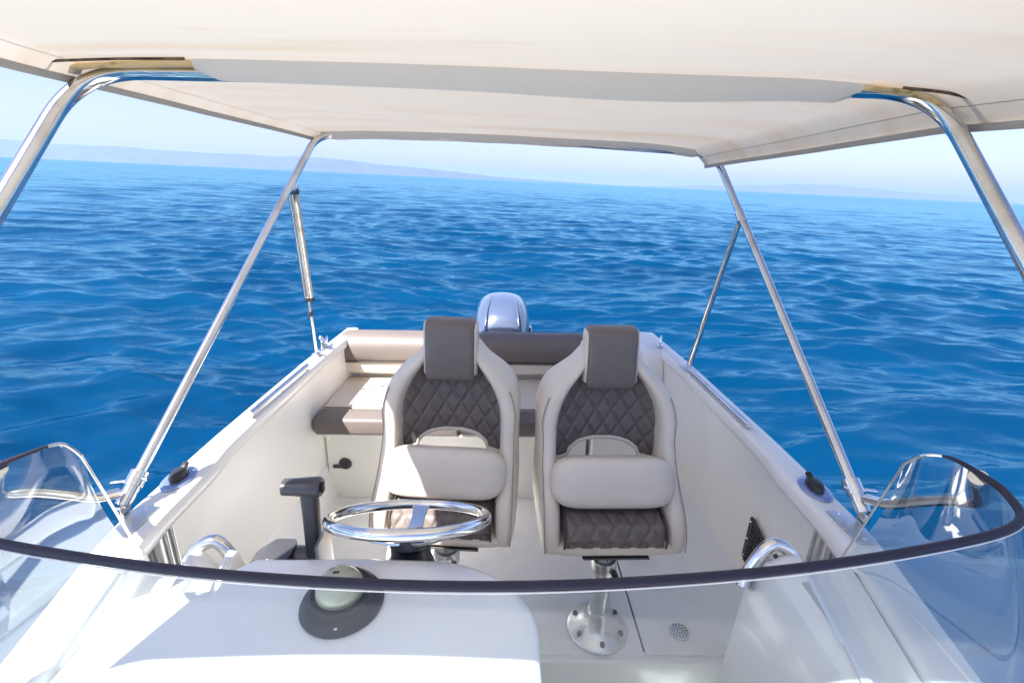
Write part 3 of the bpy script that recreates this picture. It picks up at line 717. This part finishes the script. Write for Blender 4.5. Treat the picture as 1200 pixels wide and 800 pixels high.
# struts from the rear bow down to the aft gunwale
tl, bl = Vector((-.872, 2.0, 1.585)), Vector((-.925, 2.27, .815))
tl = Vector((-.858, 2.05, 1.61))
dl_ = (bl - tl)
obj('aft_strut', T([tl, bl], .0085, seg=14), 'tube', bi)
obj('aft_strut_sleeve', T([tl + Vector((-.012, 0, -.01)), tl + Vector((-.012, 0, -.01)) + dl_ * .60], .0075, seg=14), 'tube', bi)
obj('folded_strap', T([tl + Vector((.016, .0, -.02)), tl + Vector((.018, 0, -.02)) + dl_ * .60], .0075, seg=10), 'sleeve', bi)
for q in (.015, .62): obj('strap_clip', B(tl + dl_ * q + Vector((.008, -.004, 0)), (.040, .022, .024), .006), 'black', bi)
obj('strut_collar', T([tl + dl_ * .70, tl + dl_ * .73], .0115, seg=14), 'gunmetal', bi)
obj('strut_foot', B(bl + Vector((0, 0, -.004)), (.035, .05, .020), .004), 'steel', bi)
tr_, br_ = Vector((.960, 1.975, 1.535)), Vector((.925, 2.17, .820))
obj('aft_strut', T([tr_, br_], .0130, seg=14), 'steel', bi)
obj('strut_clamp', T([tr_ + Vector((.001, -.022, -.012)), tr_ + Vector((-.001, .016, .022))], .0180, seg=16), 'steel', bi)
obj('strut_clamp', T([tl + Vector((0, -.016, -.012)), tl + Vector((.002, .016, .018))], .0195, seg=16), 'steel', bi)
pl_ = obj('deck_plate', B((.918, 2.17, .8055), (.06, .09, .004), .0015), 'brushed', bi)
obj('deck_hinge', B((.925, 2.17, .818), (.016, .026, .026), .004), 'steel', pl_)
# fabric sleeve round the front bow
def pocket(y, x0, x1, hfn, m, name, thick=.020):
    bm = bmesh.new(); rings = []
    for k in range(61):
        u = k / 60; x = x0 + (x1 - x0) * u; zt = zc(x, y) - .001; h = hfn(u) * (.55 + .45 * min(1, min(u, 1 - u) / .035)); rings.append([(x, y - thick, zt), (x, y - thick * .75, zt - h * .7), (x, y - thick * .2, zt - h), (x, y + thick * .45, zt - h * .8), (x, y + thick, zt)])
    return obj(name, loft(rings, True, True), m, bi, sharp=60)
pocket(1.1, -.62, .735, lambda u: .036 + .006 * math.sin(u * math.pi) ** 1.0 + .008 * math.exp(-((u - .68) / .2) ** 2), 'pocket', 'front_sleeve')
pocket(2.3, -.80, .90, lambda u: .034 + .0008 * math.sin(u * 33), 'pocket', 'rear_sleeve', .019)
# worn patches where the bow leaves its sleeve
def patch(pts, w_, name, m): obj(name, T(pts, .004, seg=8, ry=w_, up=(0, 0, 1)), m, bi)
patch([(x, 1.078, zc(x, 1.08) - .008) for x in np.linspace(-.86, -.62, 14)], .017, 'worn_patch', 'binding')
patch([(x, 1.070, zc(x, 1.07) - .010 - .03 * max(0, (x - .82) / .1) ** 2) for x in np.linspace(.735, .93, 16)], .020, 'worn_patch', 'binding')
obj('edge_tape', T(smoothpath([(.80, 1.06, zc(.80, 1.06) - .004), (.87, 1.03, zc(.87, 1.03) - .008), (.92, 1.0, zc(.92, 1.0) - .022), (.945, .985, zc(.94, .98) - .045)], 8), .003, seg=6), 'darkbinding', bi)
obj('edge_tape', T(smoothpath([(-.62, 1.06, zc(-.62, 1.06) - .004), (-.75, 1.045, zc(-.75, 1.045) - .005), (-.86, 1.01, zc(-.86, 1.01) - .010), (-.873, .97, zc(-.87, .97) - .018)], 8), .0025, seg=6), 'darkbinding', bi)

# ------------------------------------------------------------------ gunwale fittings
def rail(pts, label):
    t = thing('gunwale_rail', pts[0], label, 'rail', 'low rails along the inner gunwale edge')
    a, b = Vector(pts[0]), Vector(pts[1]); up = Vector((0, 0, .019))
    obj('rail_bar', T([a + up, b + up], .0115, seg=16), 'steel', t)
    for q in (.02, .5, .98): obj('rail_foot', T([a.lerp(b, q) - Vector((0, 0, .002)), a.lerp(b, q) + up * .9], .0055, seg=12), 'brushed', t)
rail([(-.922, 1.60, .803), (-.902, 2.09, .803)], 'steel rail on the sunlit left gunwale')
rail([(.922, 1.56, .803), (.904, 2.09, .803)], 'steel rail on the shaded right gunwale')

def rod_holder(s, y, label):
    c = Vector((s * (beam(y) - .045), y, .8035)); t = thing('rod_holder', tuple(c), label, 'rod holder', 'capped rod holders in the gunwales')
    rz = Matrix.Rotation(R(-s * 4), 4, 'Z')
    fl = bmesh.new(); rg = []
    for rx, ry, z in ((.040, .062, -.002), (.041, .064, .002), (.038, .061, .005), (.024, .046, .006)):
        rg.append([c + rz.to_3x3() @ Vector((rx * math.cos(a), ry * math.sin(a), z)) for a in np.linspace(0, 2 * math.pi, 40, endpoint=False)])
    obj('flange', loft(rg), 'blueplate', t, sharp=50)
    obj('cap', loft([[c + rz.to_3x3() @ Vector((rx * math.cos(a), .004 + ry * math.sin(a), z)) for a in np.linspace(0, 2 * math.pi, 28, endpoint=False)] for rx, ry, z in ((.020, .038, .005), (.021, .036, .016), (.017, .030, .024), (.008, .014, .026))]), 'black', t, sharp=50)
    obj('cap_tab', B(c + Vector((0, .036, .024)), (.016, .022, .012), .003, Matrix.Rotation(R(25), 4, 'X')), 'black', t)
rod_holder(-1, 1.225, 'oval blue flanged rod holder with grey cap on the sunlit left gunwale')
rod_holder(1, 1.20, 'oval blue flanged rod holder with black cap on the shaded right gunwale')

def cleat(x, y, rz, label, posts=True):
    c = Vector((x, y, .803)); t = thing('mooring_cleat', tuple(c), label, 'cleat', 'mooring cleats on the aft gunwales'); m3 = Matrix.Rotation(R(rz), 3, 'Z')
    pts = [c + m3 @ Vector(p) for p in ((0, -.055, .044), (0, -.03, .037), (0, 0, .034), (0, .03, .037), (0, .055, .044))]
    obj('horn', T(smoothpath(pts, 5), lambda u: .005 + .004 * math.sin(u * math.pi), seg=12), 'steel', t)
    for q in (-.018, .018): obj('post', T([c + m3 @ Vector((0, q * 1.3, 0)), c + m3 @ Vector((0, q, .036))], .0065, seg=12), 'steel', t)
    obj('foot', loft([[c + m3 @ Vector((rx * math.cos(a), ry * math.sin(a), z)) for a in np.linspace(0, 2 * math.pi, 24, endpoint=False)] for rx, ry, z in ((.014, .036, -.001), (.014, .036, .004), (.010, .030, .006))]), 'steel', t)
cleat(-.925, 2.40, 10, 'steel mooring cleat on the left aft gunwale beside the strut foot')
cleat(.885, 2.50, -20, 'steel mooring cleat on the right aft quarter')
# upright fairlead post beside the left cleat
fp = thing('flagstaff_socket', (-.93, 2.36, .803), 'small upright steel socket beside the left aft cleat', 'socket')
obj('socket_post', L([(.017, 0), (.016, .006), (.008, .010), (.0085, .05), (.012, .054), (.012, .068), (.007, .074)], (-.93, 2.36, .803), seg=20), 'steel', fp)
obj('socket_screw', T([(-.93, 2.36, .860), (-.902, 2.35, .862)], .004, seg=10), 'steel', fp)

# ------------------------------------------------------------------ outboard motor
om = thing('outboard_motor', (.005, 3.1, -.27), 'blue grey outboard motor tilted down behind the stern backrest', 'outboard motor')
rg = []
for z, hx, yf, yb, px_ in ((.46, .135, 2.93, 3.42, 4), (.50, .172, 2.90, 3.50, 4), (.60, .186, 2.89, 3.54, 4), (.70, .188, 2.90, 3.56, 3.8), (.76, .186, 2.92, 3.56, 3.4), (.81, .176, 2.945, 3.55, 3.0), (.85, .158, 2.98, 3.52, 2.7), (.88, .128, 3.04, 3.46, 2.5), (.896, .08, 3.13, 3.38, 2.3), (.902, .03, 3.20, 3.32, 2)):
    rg.append(srect(.005, (yf + yb) / 2, hx, (yb - yf) / 2, 40, px_, z))
cw = obj('cowling', loft(rg), 'engine', om, sub=1, sharp=0)
for s in (-1, 1):
    pts = smoothpath([(.005 + s * .110, 2.895, .60), (.005 + s * .108, 2.905, .72), (.005 + s * .106, 2.928, .78), (.005 + s * .100, 2.985, .842), (.005 + s * .088, 3.09, .883), (.005 + s * .07, 3.25, .896)], 6)
    obj('cowl_ridge', T(pts, .006, seg=10), 'engine', cw)
    obj('side_grip', loft([srect(.005 + s * .192, 3.12, .012, .07, 16, 3, z) for z in (.655, .665, .70, .71)]), 'engine', cw, sharp=0)
obj('front_latch', L([(.001, .008), (.026, .006), (.034, 0)], (.005, 2.902, .70), axis=Matrix.Rotation(R(90), 4, 'X'), seg=24), 'brushed', om)
obj('lower_cowl', loft([srect(.005, 3.16, hx, hy, 32, 4, z) for z, hx, hy in ((.46, .15, .24), (.38, .14, .22), (.30, .10, .17))]), 'gunmetal', om)
obj('leg', loft([srect(.005, 3.17, hx, hy, 24, 2.6, z) for z, hx, hy in ((.32, .06, .13), (0, .045, .10), (-.5, .04, .09), (-.75, .035, .09))]), 'engine', om)
obj('anti_cavitation_plate', B((.005, 3.22, -.55), (.22, .36, .012), .005), 'engine', om)
obj('bracket', B((.005, 2.89, .34), (.20, .20, .32), .015), 'gunmetal', om)
pr = obj('propeller_hub', L([(.02, .08), (.04, .05), (.045, -.05), (.03, -.06)], (.005, 3.34, -.70), axis=Matrix.Rotation(R(-90), 4, 'X'), seg=24), 'gunmetal', om)
for k in range(3):
    obj('blade', B(Vector((.005, 3.34, -.70)) + Matrix.Rotation(R(120 * k), 3, 'Y') @ Vector((0, 0, .09)), (.075, .010, .12), .004, Matrix.Rotation(R(120 * k), 4, 'Y') @ Matrix.Rotation(R(30), 4, 'Z')), 'gunmetal', pr)

# ------------------------------------------------------------------ heel everything that belongs to the boat
for o in BOAT:
    if o.parent is None:
        o.matrix_world = HEEL @ Matrix.LocRotScale(o.location, o.rotation_euler, o.scale)

# ------------------------------------------------------------------ haze over the sea
hz_m = bpy.data.materials.new('haze'); hz_m.use_nodes = True; t = hz_m.node_tree
t.nodes.remove(t.nodes['Principled BSDF']); v = t.nodes.new('ShaderNodeVolumePrincipled')
v.inputs['Color'].default_value = (.42, .55, .85, 1); v.inputs['Density'].default_value = 7e-5; v.inputs['Anisotropy'].default_value = .2
t.links.new(v.outputs[0], t.nodes['Material Output'].inputs['Volume'])
bm = bmesh.new(); box(bm, (0, 0, 245), (96000, 96000, 510)); me = bpy.data.meshes.new('haze'); bm.to_mesh(me); bm.free(); me.materials.append(hz_m)
hz = bpy.data.objects.new('haze', me); COL.objects.link(hz); tag(hz, 'thin pale sea haze fading the far hills', 'haze', kind='stuff')
